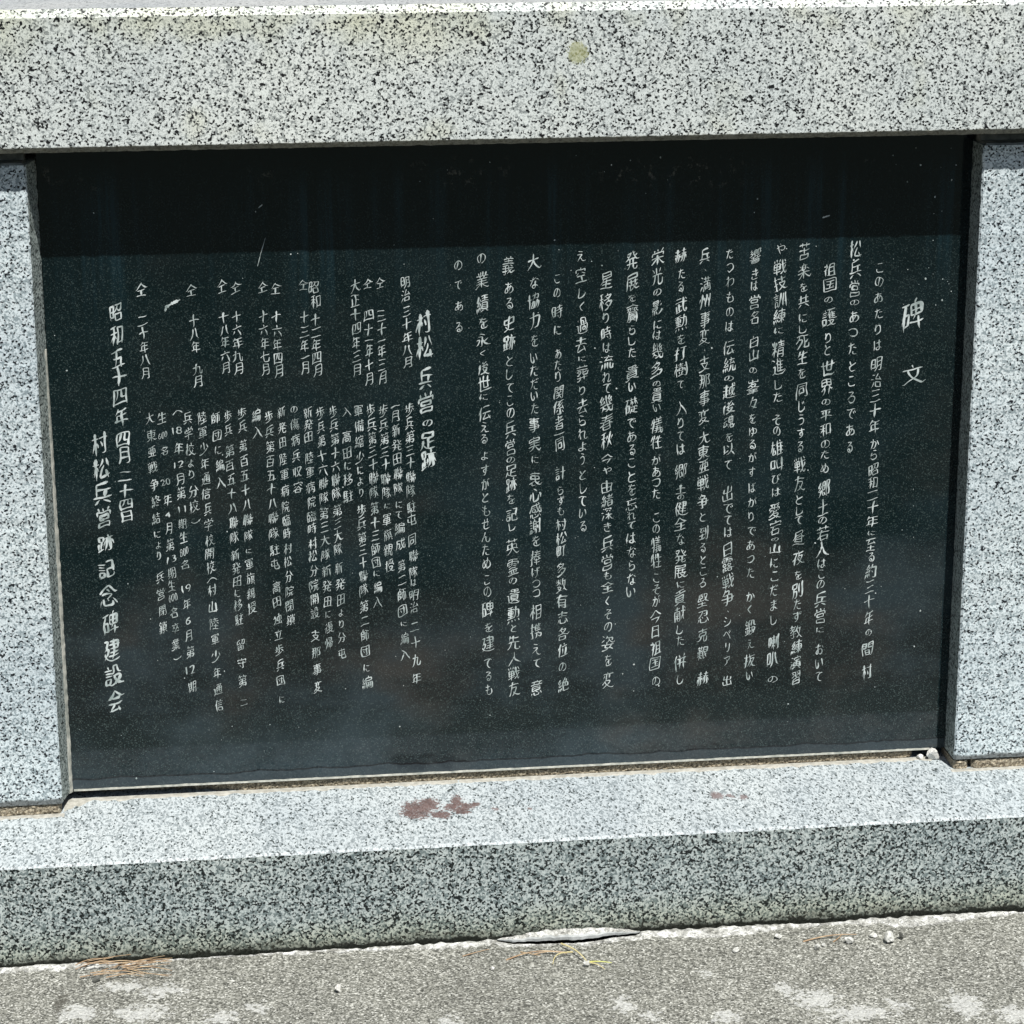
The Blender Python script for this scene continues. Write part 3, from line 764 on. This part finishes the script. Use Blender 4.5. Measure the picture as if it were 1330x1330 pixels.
def trace(sk):
    """Centre-line pixels -> list of strokes (lists of points), straight runs joined through the crossings."""
    pix = set(zip(*np.nonzero(sk)))
    nb = lambda p: [(p[0] + a, p[1] + c) for a in (-1, 0, 1) for c in (-1, 0, 1) if (a or c) and (p[0] + a, p[1] + c) in pix]

    def arms(p):
        q = [(p[0] + a, p[1] + c) in pix for a, c in ((1, 0), (1, 1), (0, 1), (-1, 1), (-1, 0), (-1, -1), (0, -1), (1, -1))]
        return sum((not q[i - 1]) and q[i] for i in range(8))
    J = {p for p in pix if arms(p) >= 3 or (len(nb(p)) >= 4)}
    node = {}
    cen = []
    for p in J:
        if p in node:
            continue
        st, grp = [p], []
        node[p] = len(cen)
        while st:
            q = st.pop()
            grp.append(q)
            for r in nb(q):
                if r in J and r not in node:
                    node[r] = len(cen)
                    st.append(r)
        cen.append((sum(g[0] for g in grp) / len(grp), sum(g[1] for g in grp) / len(grp)))
    free = pix - J
    seen = set()
    paths = []            # (points, node at start or None, node at end or None)

    def walk(p):
        run = [p]
        seen.add(p)
        while True:
            nx = [q for q in nb(run[-1]) if q in free and q not in seen]
            if not nx:
                return run
            nx.sort(key=lambda q: abs(q[0] - run[-1][0]) + abs(q[1] - run[-1][1]))
            seen.add(nx[0])
            run.append(nx[0])
    starts = [p for p in free if len([q for q in nb(p) if q in free]) <= 1] + list(free)
    for p in starts:
        if p in seen:
            continue
        run = walk(p)
        ends = []
        for e, o in ((run[0], run[-1]), (run[-1], run[0])):
            js = {node[q] for q in nb(e) if q in J}
            ends.append(js)
        a = next(iter(ends[0]), None)
        c = next(iter(ends[1] - ({a} if len(run) < 3 else set())), None)
        loop = a is None and c is None and len(run) > 6 and run[-1] in nb(run[0])
        pts = [(float(q[0]), float(q[1])) for q in run]
        if a is not None:
            pts.insert(0, cen[a])
        if c is not None:
            pts.append(cen[c])
        if loop:
            pts.append(pts[0])
        if (a is None) != (c is None) and len(run) < 4:
            continue                                   # spur left by the thinning
        if len(pts) > 1:
            paths.append([pts, a, c])
    # join paths that run straight on through a node
    for nd in range(len(cen)):
        while True:
            inc = []
            for i, (pts, a, c) in enumerate(paths):
                for end, v in ((0, a), (1, c)):
                    if v == nd:
                        q = pts if end == 0 else pts[::-1]
                        m = q[min(len(q) - 1, 6)]
                        L = math.hypot(m[0] - q[0][0], m[1] - q[0][1]) or 1
                        inc.append((i, end, ((m[0] - q[0][0]) / L, (m[1] - q[0][1]) / L)))
            best = None
            for x in range(len(inc)):
                for y in range(x + 1, len(inc)):
                    if inc[x][0] != inc[y][0]:
                        d = inc[x][2][0] * inc[y][2][0] + inc[x][2][1] * inc[y][2][1]
                        if d < -0.72 and (best is None or d < best[0]):
                            best = (d, inc[x], inc[y])
            if not best:
                break
            (i, ei, _), (j, ej, _) = best[1], best[2]
            A = paths[i][0] if ei == 1 else paths[i][0][::-1]
            B = paths[j][0] if ej == 0 else paths[j][0][::-1]
            na = paths[i][1] if ei == 1 else paths[i][2]
            nc = paths[j][2] if ej == 0 else paths[j][1]
            new = [A + B[1:], na, nc]
            paths = [p for k, p in enumerate(paths) if k not in (i, j)] + [new]
    return [p[0] for p in paths]


def glyph(ch):
    """Strokes of one character in em units, its box, and the length of all strokes."""
    if ch in GLYPHS:
        return GLYPHS[ch]
    _font.body = ch
    dg = bpy.context.evaluated_depsgraph_get()
    cu = _font_o.evaluated_get(dg).to_curve(dg)
    loops = []
    for s in cu.splines:
        bp = s.bezier_points
        pts = []
        for i in range(len(bp)):
            a, c = bp[i], bp[(i + 1) % len(bp)]
            k = max(1, int((a.co - c.co).length / 0.05 + 0.5))
            for q in range(k):
                v = bez(a.co, a.handle_right, c.handle_left, c.co, q / k)
                pts.append((v.x, v.y))
        if len(pts) > 2:
            loops.append(pts)
    _font_o.to_curve_clear()
    allp = np.array([p for l in loops for p in l])
    x0, y0 = allp.min(0)
    x1, y1 = allp.max(0)
    S = NPX if len(ch) == 1 else int(NPX / 1.0)
    W, H = int((x1 - x0) * S) + 6, int((y1 - y0) * S) + 6
    gx, gy = np.meshgrid((np.arange(W) - 2.5) / S + x0, (np.arange(H) - 2.5) / S + y0, indexing='ij')
    wind = np.zeros((W, H), int)
    for l in loops:
        for i in range(len(l)):
            (ax, ay), (bx, by) = l[i - 1], l[i]
            if ay == by:
                continue
            up = (ay <= gy) & (by > gy)
            dn = (by <= gy) & (ay > gy)
            side = (bx - ax) * (gy - ay) - (gx - ax) * (by - ay)
            wind += (up & (side > 0)).astype(int) - (dn & (side < 0)).astype(int)
    strokes = []
    for pts in trace(thin((wind != 0).astype(np.uint8))):
        q = [((a - 2.5) / S + x0, (c - 2.5) / S + y0) for a, c in pts]
        closed = math.dist(q[0], q[-1]) < 1e-6
        for _ in range(6):
            n = len(q)
            q = [q[i] if (i in (0, n - 1) and not closed) else
                 ((q[i - 1 if i else n - 2][0] + 2 * q[i][0] + q[(i + 1) if i < n - 1 else 1][0]) / 4, (q[i - 1 if i else n - 2][1] + 2 * q[i][1] + q[(i + 1) if i < n - 1 else 1][1]) / 4) for i in range(n)]
        q = q[::2] + ([q[-1]] if len(q) % 2 == 0 else [])
        if len(q) >= 2:
            a, c = q[0], q[-1]
            if (c[0] - a[0]) * 0.8 - (c[1] - a[1]) < 0:      # written downwards or to the right
                q = q[::-1]
            # a pen starts and stops beyond the centre line found
            strokes.append(q)
    if not strokes:                                        # a dot
        cx, cy = (x0 + x1) / 2, (y0 + y1) / 2
        strokes = [[(cx - 0.04, cy + 0.05), (cx, cy), (cx + 0.04, cy - 0.05)]]
    per = sum(math.dist(s[i], s[i - 1]) for s in strokes for i in range(1, len(s)))
    GLYPHS[ch] = (strokes, (x0, x1, y0, y1), per)
    return GLYPHS[ch]


def ribbon(bm, q, wid, seed, place, y):
    """One brush stroke: presses in, thins along the way, sweeps out."""
    n = len(q)
    L = [0.0]
    for i in range(1, n):
        L.append(L[-1] + math.dist(q[i], q[i - 1]))
    tot = L[-1] or 1e-6
    dx, dy = q[-1][0] - q[0][0], q[-1][1] - q[0][1]
    D = math.hypot(dx, dy) or 1e-6
    level = abs(dx) / D > 0.85 and abs(dy) / D < 0.5
    sweep_r = dx / D > 0.4 and dy / D < -0.4
    sweep_l = dx / D < -0.3 and dy / D < -0.3
    prev = None
    for i in range(n):
        t = L[i] / tot
        a, c = q[max(i - 1, 0)], q[min(i + 1, n - 1)]
        tx, ty = c[0] - a[0], c[1] - a[1]
        k = math.hypot(tx, ty) or 1e-6
        tx, ty = tx / k, ty / k
        if level:
            w = 0.78 + 0.35 * (1 - t) ** 6 + 0.45 * max(0, t - 0.75) * 4 * 0.6
        elif sweep_r:
            w = 0.70 + 0.75 * t ** 2.0 * 1.3
        elif sweep_l:
            w = 1.20 - 0.75 * t
        else:
            w = 1.18 + 0.20 * (1 - t) ** 5 - 0.45 * t ** 3
        w *= 1.08 - 0.42 * abs(tx)
        w *= 1.0 + 0.65 * noise.noise(Vector((q[i][0] * 3, q[i][1] * 3, seed)))
        e0, e1 = L[i], tot - L[i]
        r = wid * 0.5
        w *= min(1.0, 0.45 + e0 / r * 0.55) * min(1.0, 0.30 + e1 / (r * (2.2 if not level else 1.2)) * 0.70)
        h = r * w
        px, py = q[i]
        if i == 0:
            px, py = px - tx * r * 0.5, py - ty * r * 0.5
        if i == n - 1:
            ext = r * 0.7 + (0.10 if sweep_r and tot > 0.3 else 0.0)
            px, py = px + tx * ext, py + ty * ext + (0.03 if sweep_r and tot > 0.3 else 0.0)
        cur = [bm.verts.new(place(px - ty * h, py + tx * h, y)), bm.verts.new(place(px + ty * h, py - tx * h, y))]
        if prev:
            bm.faces.new((prev[0], prev[1], cur[1], cur[0]))
        prev = cur


def column(width, segs):
    bm = bmesh.new()
    for text, xa, za, xb, zb in segs:
        chars = [text[1:-1]] if text.startswith('<') else list(text)
        ink = []
        for ch in chars:
            g = glyph(ch)
            k = 0.76 if is_kana(ch) else 1.0
            if ch in 'っゃゅょ':
                k = 0.95
            ink.append((max(g[1][3] - g[1][2], 0.34 if len(chars) > 1 else 0.12) * k, k))
        gap = 0.09
        total = sum(h for h, k in ink) + gap * (len(chars) - 1)
        H = (za - zb) * 1e-4
        sy = H / total
        w = width * 1e-4
        pos = 0.0
        for (h, k), ch in zip(ink, chars):
            strokes, (x0, x1, y0, y1), per = glyph(ch)
            seed = rnd.uniform(0, 900)
            t = (pos + h / 2) / total
            pos += h + gap
            X = (xa + (xb - xa) * t) * 1e-4 + rnd.uniform(-0.0006, 0.0006)
            Z = za * 1e-4 - H * t
            s = min(sy, w * 1.45) * k
            sx = w * 1.04 * k * rnd.uniform(0.92, 1.08)
            if ch in '・、':
                s = sx = w * 0.9
            if len(ch) > 1 or ch.isdigit():
                sx = min(w * 0.95 / (x1 - x0), s * 1.1)
            tilt = rnd.uniform(-0.05, 0.05)
            kana = is_kana(ch)
            rise = 0.08 if kana else 0.22
            cx, cy = (x0 + x1) / 2, (y0 + y1) / 2
            em = (s + sx) / 2

            def place(px, py, y):
                u, v = px - cx, py - cy
                v += rise * u - 0.06 * u * u
                u += 0.12 * noise.noise(Vector((px * 1.7, py * 1.7, seed + 40))) + v * tilt
                v += 0.11 * noise.noise(Vector((px * 1.7, py * 1.7, seed + 80))) - u * tilt
                return (X + u * sx, y, Z + v * s)
            wid = max(0.048, 0.104 - 0.0060 * per) * rnd.uniform(0.9, 1.1) * (1.42 if 185 < width < 270 else 1.02 if width >= 270 else 1.0)
            if kana:
                wid *= 0.92
            for j, q in enumerate(strokes):
                ribbon(bm, q, wid, seed + j * 3.3, place, -0.0004 - 0.000012 * j)
    for f in bm.faces:
        f.normal_update()
        if f.normal.y > 0:
            f.normal_flip()
    o = link('inscription_column', bm, M_INK)
    o.parent = tablet
    return o


for wd, sg in COLUMNS:
    # a column that is broken by a wide space is two pieces of writing
    runs = [[sg[0]]]
    for s in sg[1:]:
        if runs[-1][-1][4] - s[2] > wd * 1.1:
            runs.append([s])
        else:
            runs[-1].append(s)
    for r_ in runs:
        column(wd, r_)
bpy.data.objects.remove(_font_o)



# scratches and chips in the polish
def mark(name, pts, w, seed):
    bm = bmesh.new()
    prev = None
    n = len(pts) * 6
    for i in range(n + 1):
        t = i / n * (len(pts) - 1)
        k = min(int(t), len(pts) - 2)
        f = t - k
        x = pts[k][0] * (1 - f) + pts[k + 1][0] * f
        z = pts[k][1] * (1 - f) + pts[k + 1][1] * f
        dx, dz = pts[k + 1][0] - pts[k][0], pts[k + 1][1] - pts[k][1]
        L = math.hypot(dx, dz)
        ww = w * (0.65 + 0.8 * nz(i, seed, 0, 0.7)) * min(1.0, 0.3 + min(i, n - i) * 0.5)
        ox, oz = -dz / L * ww, dx / L * ww
        cur = [bm.verts.new((x + ox, -0.0005, z + oz)), bm.verts.new((x - ox, -0.0005, z - oz))]
        if prev:
            bm.faces.new((prev[0], prev[1], cur[1], cur[0]))
        prev = cur
    o = link(name, bm, M_INK)
    o.parent = tablet
    return o


mark('chip', [(-0.4405, 0.7985), (-0.4385, 0.8040), (-0.4310, 0.8085), (-0.4210, 0.8130)], 0.0021, 1)
mark('scratch', [(-0.3225, 0.8530), (-0.3180, 0.8690), (-0.3115, 0.8890)], 0.0006, 2)
mark('scratch', [(0.4040, 0.8975), (0.4140, 0.9005)], 0.0011, 3)
mark('scratch', [(-0.3190, 0.9270), (-0.3140, 0.9310)], 0.0009, 4)


def flecks():
    bm = bmesh.new()
    r2 = random.Random(21)
    for i in range(170):
        if i < 24:
            x, z = r2.gauss(0.545, 0.022), Z0 + r2.uniform(0.60, 0.83)
        else:
            x, z = r2.uniform(-0.58, 0.57), Z0 + r2.uniform(0.01, 0.83)
        if x > 0.59:
            continue
        s = 0.0005 + 0.0009 * r2.random() ** 3
        a0 = r2.uniform(0, 6.28)
        q = [(x + s * r2.uniform(0.6, 1.3) * math.cos(a0 + k * 1.2566), z + s * r2.uniform(0.6, 1.5) * math.sin(a0 + k * 1.2566)) for k in range(5)]
        f = bm.faces.new([bm.verts.new((u, -0.00045, v)) for u, v in q])
        f.normal_update()
        if f.normal.y > 0:
            f.normal_flip()
    o = link('paint_flecks', bm, M_INK)
    o.parent = tablet
    o['kind'] = 'stuff'


flecks()


# ------------------------------------------------------------------ loose things
def lump(name, loc, size, seed, mat, label, cat, group=None, rot=0.0, sub=3, rough=0.35):
    bm = bmesh.new()
    bmesh.ops.create_icosphere(bm, subdivisions=sub, radius=1.0)
    for v in bm.verts:
        d = v.co.normalized()
        k = 1.0 + rough * noise.noise(d * 1.6 + Vector((seed, 0, 0))) + rough * 0.5 * noise.noise(d * 4.0 + Vector((0, seed, 0)))
        # flat, broken facets
        for a in range(8):
            rr = random.Random(seed * 31 + a)
            ax = Vector((rr.uniform(-1, 1), rr.uniform(-1, 1), rr.uniform(-0.6, 1))).normalized()
            lim = rr.uniform(0.48, 0.78)
            if d.dot(ax) * k > lim:
                k = lim / max(d.dot(ax), 0.05)
        v.co = Vector((d.x * k * size[0], d.y * k * size[1], d.z * k * size[2]))
    zmin = min(v.co.z for v in bm.verts)
    for v in bm.verts:
        v.co.z -= zmin
    o = link(name, bm, mat)
    o.location = loc
    o.rotation_euler = (0, 0, rot)
    return tag(o, label, cat, group)


lump('mortar_lump', (0.5815, -0.0065, bt(-0.006) - 0.001), (0.0105, 0.008, 0.0095), 3, M_LIME, 'white lump of mortar stuck under the lower right corner of the black tablet', 'mortar')
lump('mortar_lump', (0.5645, -0.0030, bt(-0.004) - 0.001), (0.0050, 0.0045, 0.0055), 9, M_LIME, 'small pale crumb of mortar just left of the bigger white lump', 'mortar')

G = 'small stones on the pavement'
lump('pebble', (0.2524, -0.2715, -0.0005), (0.0050, 0.0050, 0.0042), 12, M_PEBBLE, 'pale round pebble alone on the pavement, leftmost of those right of the twig', 'pebble', G)
lump('pebble', (0.3150, -0.2390, -0.0005), (0.0065, 0.0050, 0.0040), 13, M_PEBBLE, 'flattish pale pebble close to the cement fillet, left of a rusty needle', 'pebble', G, 0.6)
lump('pebble', (0.3574, -0.2783, -0.0005), (0.0042, 0.0045, 0.0050), 14, M_PEBBLE, 'light pebble with a dark side in front of the right hand needles', 'pebble', G)
lump('pebble', (0.3683, -0.2708, -0.0005), (0.0032, 0.0030, 0.0034), 15, M_PEBBLE, 'tiny light pebble just behind and right of a slightly larger one', 'pebble', G)
lump('pebble', (0.4024, -0.2639, -0.0005), (0.0075, 0.0055, 0.0055), 16, M_PEBBLE, 'angular white pebble lying at the tip of the right hand needles', 'pebble', G, -0.5)
lump('pebble', (0.4385, -0.2503, -0.0005), (0.0060, 0.0050, 0.0040), 17, M_PEBBLE, 'greyish pebble near the fillet, left of a broken stone and a black crumb', 'pebble', G)
lump('pebble', (0.4565, -0.2650, -0.0005), (0.0095, 0.0080, 0.0075), 18, M_PEBBLE, 'largest broken stone of the pavement, beside a black crumb', 'pebble', G, 0.8)
lump('pebble', (0.4725, -0.2600, -0.0005), (0.0045, 0.0050, 0.0055), 19, M_PEBBLE_DARK, 'black crumb of stone touching the right side of the broken stone', 'pebble', G)
lump('pebble', (-0.2576, -0.3160, -0.0005), (0.0052, 0.0090, 0.0050), 20, M_LIME, 'upright white chip of stone alone in the left half of the pavement', 'pebble', G, -0.2)
lump('pebble', (-0.0608, -0.2818, -0.0005), (0.0032, 0.0042, 0.0030), 21, M_LIME, 'tiny white chip below the left end of the cement flake', 'pebble', G)
lump('pebble', (0.0585, -0.2860, -0.0005), (0.0048, 0.0046, 0.0046), 22, M_PEBBLE, 'pebble resting at the fork of the green tipped twig', 'pebble', G)
lump('pebble', (-0.5560, -0.2500, -0.0005), (0.0050, 0.0042, 0.0042), 23, M_PEBBLE_DARK, 'dark crumb at the left end of the pile of dry needles', 'pebble', G)


# pale cement fillet along the foot of the base
def fillet():
    bm = bmesh.new()
    prev = None
    n = 760
    for i in range(n + 1):
        x = -1.0 + 2.0 * i / n
        w = 0.0075 + 0.012 * nz(x, 21, 0, 7) + 0.009 * nz(x, 22, 0, 38) + 0.006 * nz(x, 23, 0, 130)
        for c, r, a in ((-0.21, 0.06, 0.006), (0.22, 0.09, 0.019), (0.50, 0.07, 0.017), (-0.62, 0.05, 0.012), (-0.42, 0.12, -0.012), (0.40, 0.07, -0.006), (0.05, 0.11, -0.004)):
            w += a * math.exp(-((x - c) / r) ** 2)
        w = max(0.0006, w)
        w = max(0.0022 if notch(x) > 0 else 0.0006, w)
        y0 = BASE_Y - slab_edge(x) + 0.0006 * nz(x, 32, 0, 90)
        h = (0.0012 if notch(x) > 0.003 else min(0.0050, 0.0016 + w * 0.22)) * (0.8 + 0.5 * nz(x, 5, 0, 90))
        pts = [(y0, -0.020), (y0, h * 0.8), (y0 - w * 0.25, h + 0.0006 * nz(x, 41, 0, 200)), (y0 - w * 0.6, h * 0.75 + 0.0008 * nz(x, 42, 0, 200)), (y0 - w, 0.0012), (y0 - w - 0.0015, -0.004)]
        cur = [bm.verts.new((x, y, z)) for y, z in pts]
        if prev:
            for j in range(len(pts) - 1):
                bm.faces.new((prev[j], prev[j + 1], cur[j + 1], cur[j]))
        prev = cur
    bmesh.ops.recalc_face_normals(bm, faces=bm.faces)
    if sum(f.normal.z * f.calc_area() for f in bm.faces) < 0:
        bmesh.ops.reverse_faces(bm, faces=bm.faces)
    return tag(link('cement_fillet', bm, M_CEMENT), 'narrow pale crumbling cement strip running along the foot of the base', 'cement fillet')


fillet()


# the loose flake of cement leaning in the joint
def flake():
    FY = -0.200
    fk = empty('cement_flake', (0.047, FY, 0.0))
    tag(fk, 'long broken cement flake lying loose in the joint at the middle of the base', 'cement flake')
    bm = bmesh.new()
    prev = None
    n = 110
    for i in range(n + 1):
        t = i / n
        x = -0.046 + 0.188 * t - 0.047
        X = x + 0.047
        bow = math.sin(math.pi * t) ** 0.7
        yf = (BASE_Y - slab_edge(X) + 0.0036 + 0.0026 * nz(x, 1, 0, 55) + 0.0012 * nz(x, 5, 0, 170)) - FY
        yb = (BASE_Y - 0.0008 - 0.0022 * (0.6 + nz(x, 3, 0, 40))) - FY
        yb = min(max(yb, yf + 0.0004), yf + 0.0004 + 0.016 * bow)
        zt = 0.0012 + 0.0066 * bow + 0.0010 * nz(x, 2, 0, 90)
        zl = 0.0006 + 0.0030 * bow + 0.0006 * nz(x, 6, 0, 70)
        zt = max(zt, zl + 0.0004)
        cur = [bm.verts.new((x, yf, zl)), bm.verts.new((x, yf, zt)), bm.verts.new((x, yf * 0.6 + yb * 0.4, zt + 0.0024 * nz(x, 8, 0, 150))), bm.verts.new((x, yb, zt + (0.004 + 0.0022 * nz(x, 9, 0, 120)) * bow)), bm.verts.new((x, yb + 0.0004, 0.0005))]
        if prev:
            for j in range(5):
                k = (j + 1) % 5
                f = bm.faces.new((prev[j], prev[k], cur[k], cur[j]))
                f.material_index = 1 if j == 0 or (j == 1 and nz(x, 14, 0, 18) < 0.10) else 0
        else:
            bm.faces.new(cur)
        prev = cur
    bm.faces.new(prev)
    bmesh.ops.recalc_face_normals(bm, faces=bm.faces)
    o = link('slab', bm, [M_CEMENT, M_CEMENT_GREY])
    o.parent = fk


flake()


def strand(bm, pts, r, sides=5):
    """A thin tapering tube through pts."""
    prev = None
    n = len(pts)
    for i, p in enumerate(pts):
        p = Vector(p)
        d = (Vector(pts[min(i + 1, n - 1)]) - Vector(pts[max(i - 1, 0)])).normalized()
        a = d.cross(Vector((0, 0, 1))).normalized()
        c = a.cross(d)
        rr = r * (1.0 - 0.55 * i / (n - 1))
        cur = [bm.verts.new(p + (a * math.cos(k * 2 * math.pi / sides) + c * math.sin(k * 2 * math.pi / sides)) * rr) for k in range(sides)]
        if prev:
            for k in range(sides):
                bm.faces.new((prev[k], prev[(k + 1) % sides], cur[(k + 1) % sides], cur[k]))
        else:
            bm.faces.new(cur)
        prev = cur
    bm.faces.new(prev)
    bmesh.ops.recalc_face_normals(bm, faces=bm.faces)


def curve_pts(p, q, bend, lift, n=9):
    p, q = Vector(p), Vector(q)
    s = (q - p).cross(Vector((0, 0, 1))).normalized()
    return [p.lerp(q, i / n) + s * bend * math.sin(math.pi * i / n) + Vector((0, 0, lift * math.sin(math.pi * i / n))) for i in range(n + 1)]


def needle(p, q, bend, lift, r, mat, label, group):
    bm = bmesh.new()
    o0 = Vector(p)
    strand(bm, [Vector(v) - o0 for v in curve_pts(p, q, bend, lift)], r)
    o = link('pine_needle', bm, mat)
    o.location = o0
    return tag(o, label, 'pine needle', group)


r3 = random.Random(5)
for i in range(24):
    x0 = r3.uniform(-0.590, -0.505)
    L = r3.uniform(0.055, 0.095) * (1 if i % 4 else 0.6)
    y0 = r3.uniform(-0.246, -0.214)
    a = r3.uniform(-0.45, 0.75) * (1.0 if i % 5 else 2.2)
    needle((x0, y0, 0.002 + 0.0004 * i), (min(x0 + L, -0.462), y0 + L * math.sin(a) * 0.45, 0.002 + 0.0003 * i), r3.uniform(-0.006, 0.006), r3.uniform(0, 0.004), r3.uniform(0.0005, 0.0008), M_NEEDLE,
           'thin dry orange pine needle in the loose pile at the left foot of the base', 'dry needles piled at the left')
GN = 'dry needles beside the cement flake'
needle((-0.041, -0.258, 0.001), (0.036, -0.247, 0.002), -0.007, 0.003, 0.0011, M_NEEDLE, 'longest rusty pine needle lying bowed under the cement flake', GN)
needle((-0.004, -0.247, 0.0015), (0.038, -0.252, 0.002), -0.003, 0.002, 0.0009, M_NEEDLE, 'short rusty pine needle crossing the longest one under the cement flake', GN)
needle((-0.0949, -0.2400, 0.001), (-0.0588, -0.2260, 0.002), 0.001, 0.001, 0.0008, M_NEEDLE, 'short thin rusty needle left of the cement flake, by the fillet', GN)
needle((-0.020, -0.238, 0.0015), (0.004, -0.253, 0.002), 0.002, 0.001, 0.0008, M_NEEDLE, 'brown needle lying crosswise in front of the cement flake', GN)
GR = 'dry needles among the pebbles'
needle((0.345, -0.2540, 0.001), (0.418, -0.2440, 0.002), -0.003, 0.002, 0.0011, M_NEEDLE, 'long straight tan needle among the pebbles at the right', GR)
needle((0.383, -0.2600, 0.001), (0.400, -0.2400, 0.002), 0.002, 0.001, 0.0008, M_NEEDLE, 'short tan needle crossing the long one among the right hand pebbles', GR)

# green tipped twig
tw = empty('pine_twig', (0.0585, -0.2841, 0.0))
tag(tw, 'straw coloured forked twig with a yellow green tip on the pavement below the cement flake', 'twig')


def twig_part(name, p, q, bend, lift, r, mat):
    bm = bmesh.new()
    strand(bm, [Vector(v) - Vector((0.0585, -0.2841, 0)) for v in curve_pts(p, q, bend, lift)], r)
    o = link(name, bm, mat)
    o.parent = tw


twig_part('stem', (0.0340, -0.2260, 0.004), (0.0600, -0.2830, 0.004), -0.002, 0.003, 0.0012, M_TWIG)
twig_part('needle', (0.0600, -0.2825, 0.004), (0.0900, -0.2865, 0.003), 0.0015, 0.002, 0.0013, M_NEEDLE_GREEN)
twig_part('needle', (0.0600, -0.2830, 0.004), (0.0790, -0.3010, 0.002), -0.002, 0.001, 0.0009, M_TWIG)
twig_part('needle', (0.0450, -0.2540, 0.005), (0.0160, -0.2790, 0.002), 0.009, 0.002, 0.0009, M_TWIG)
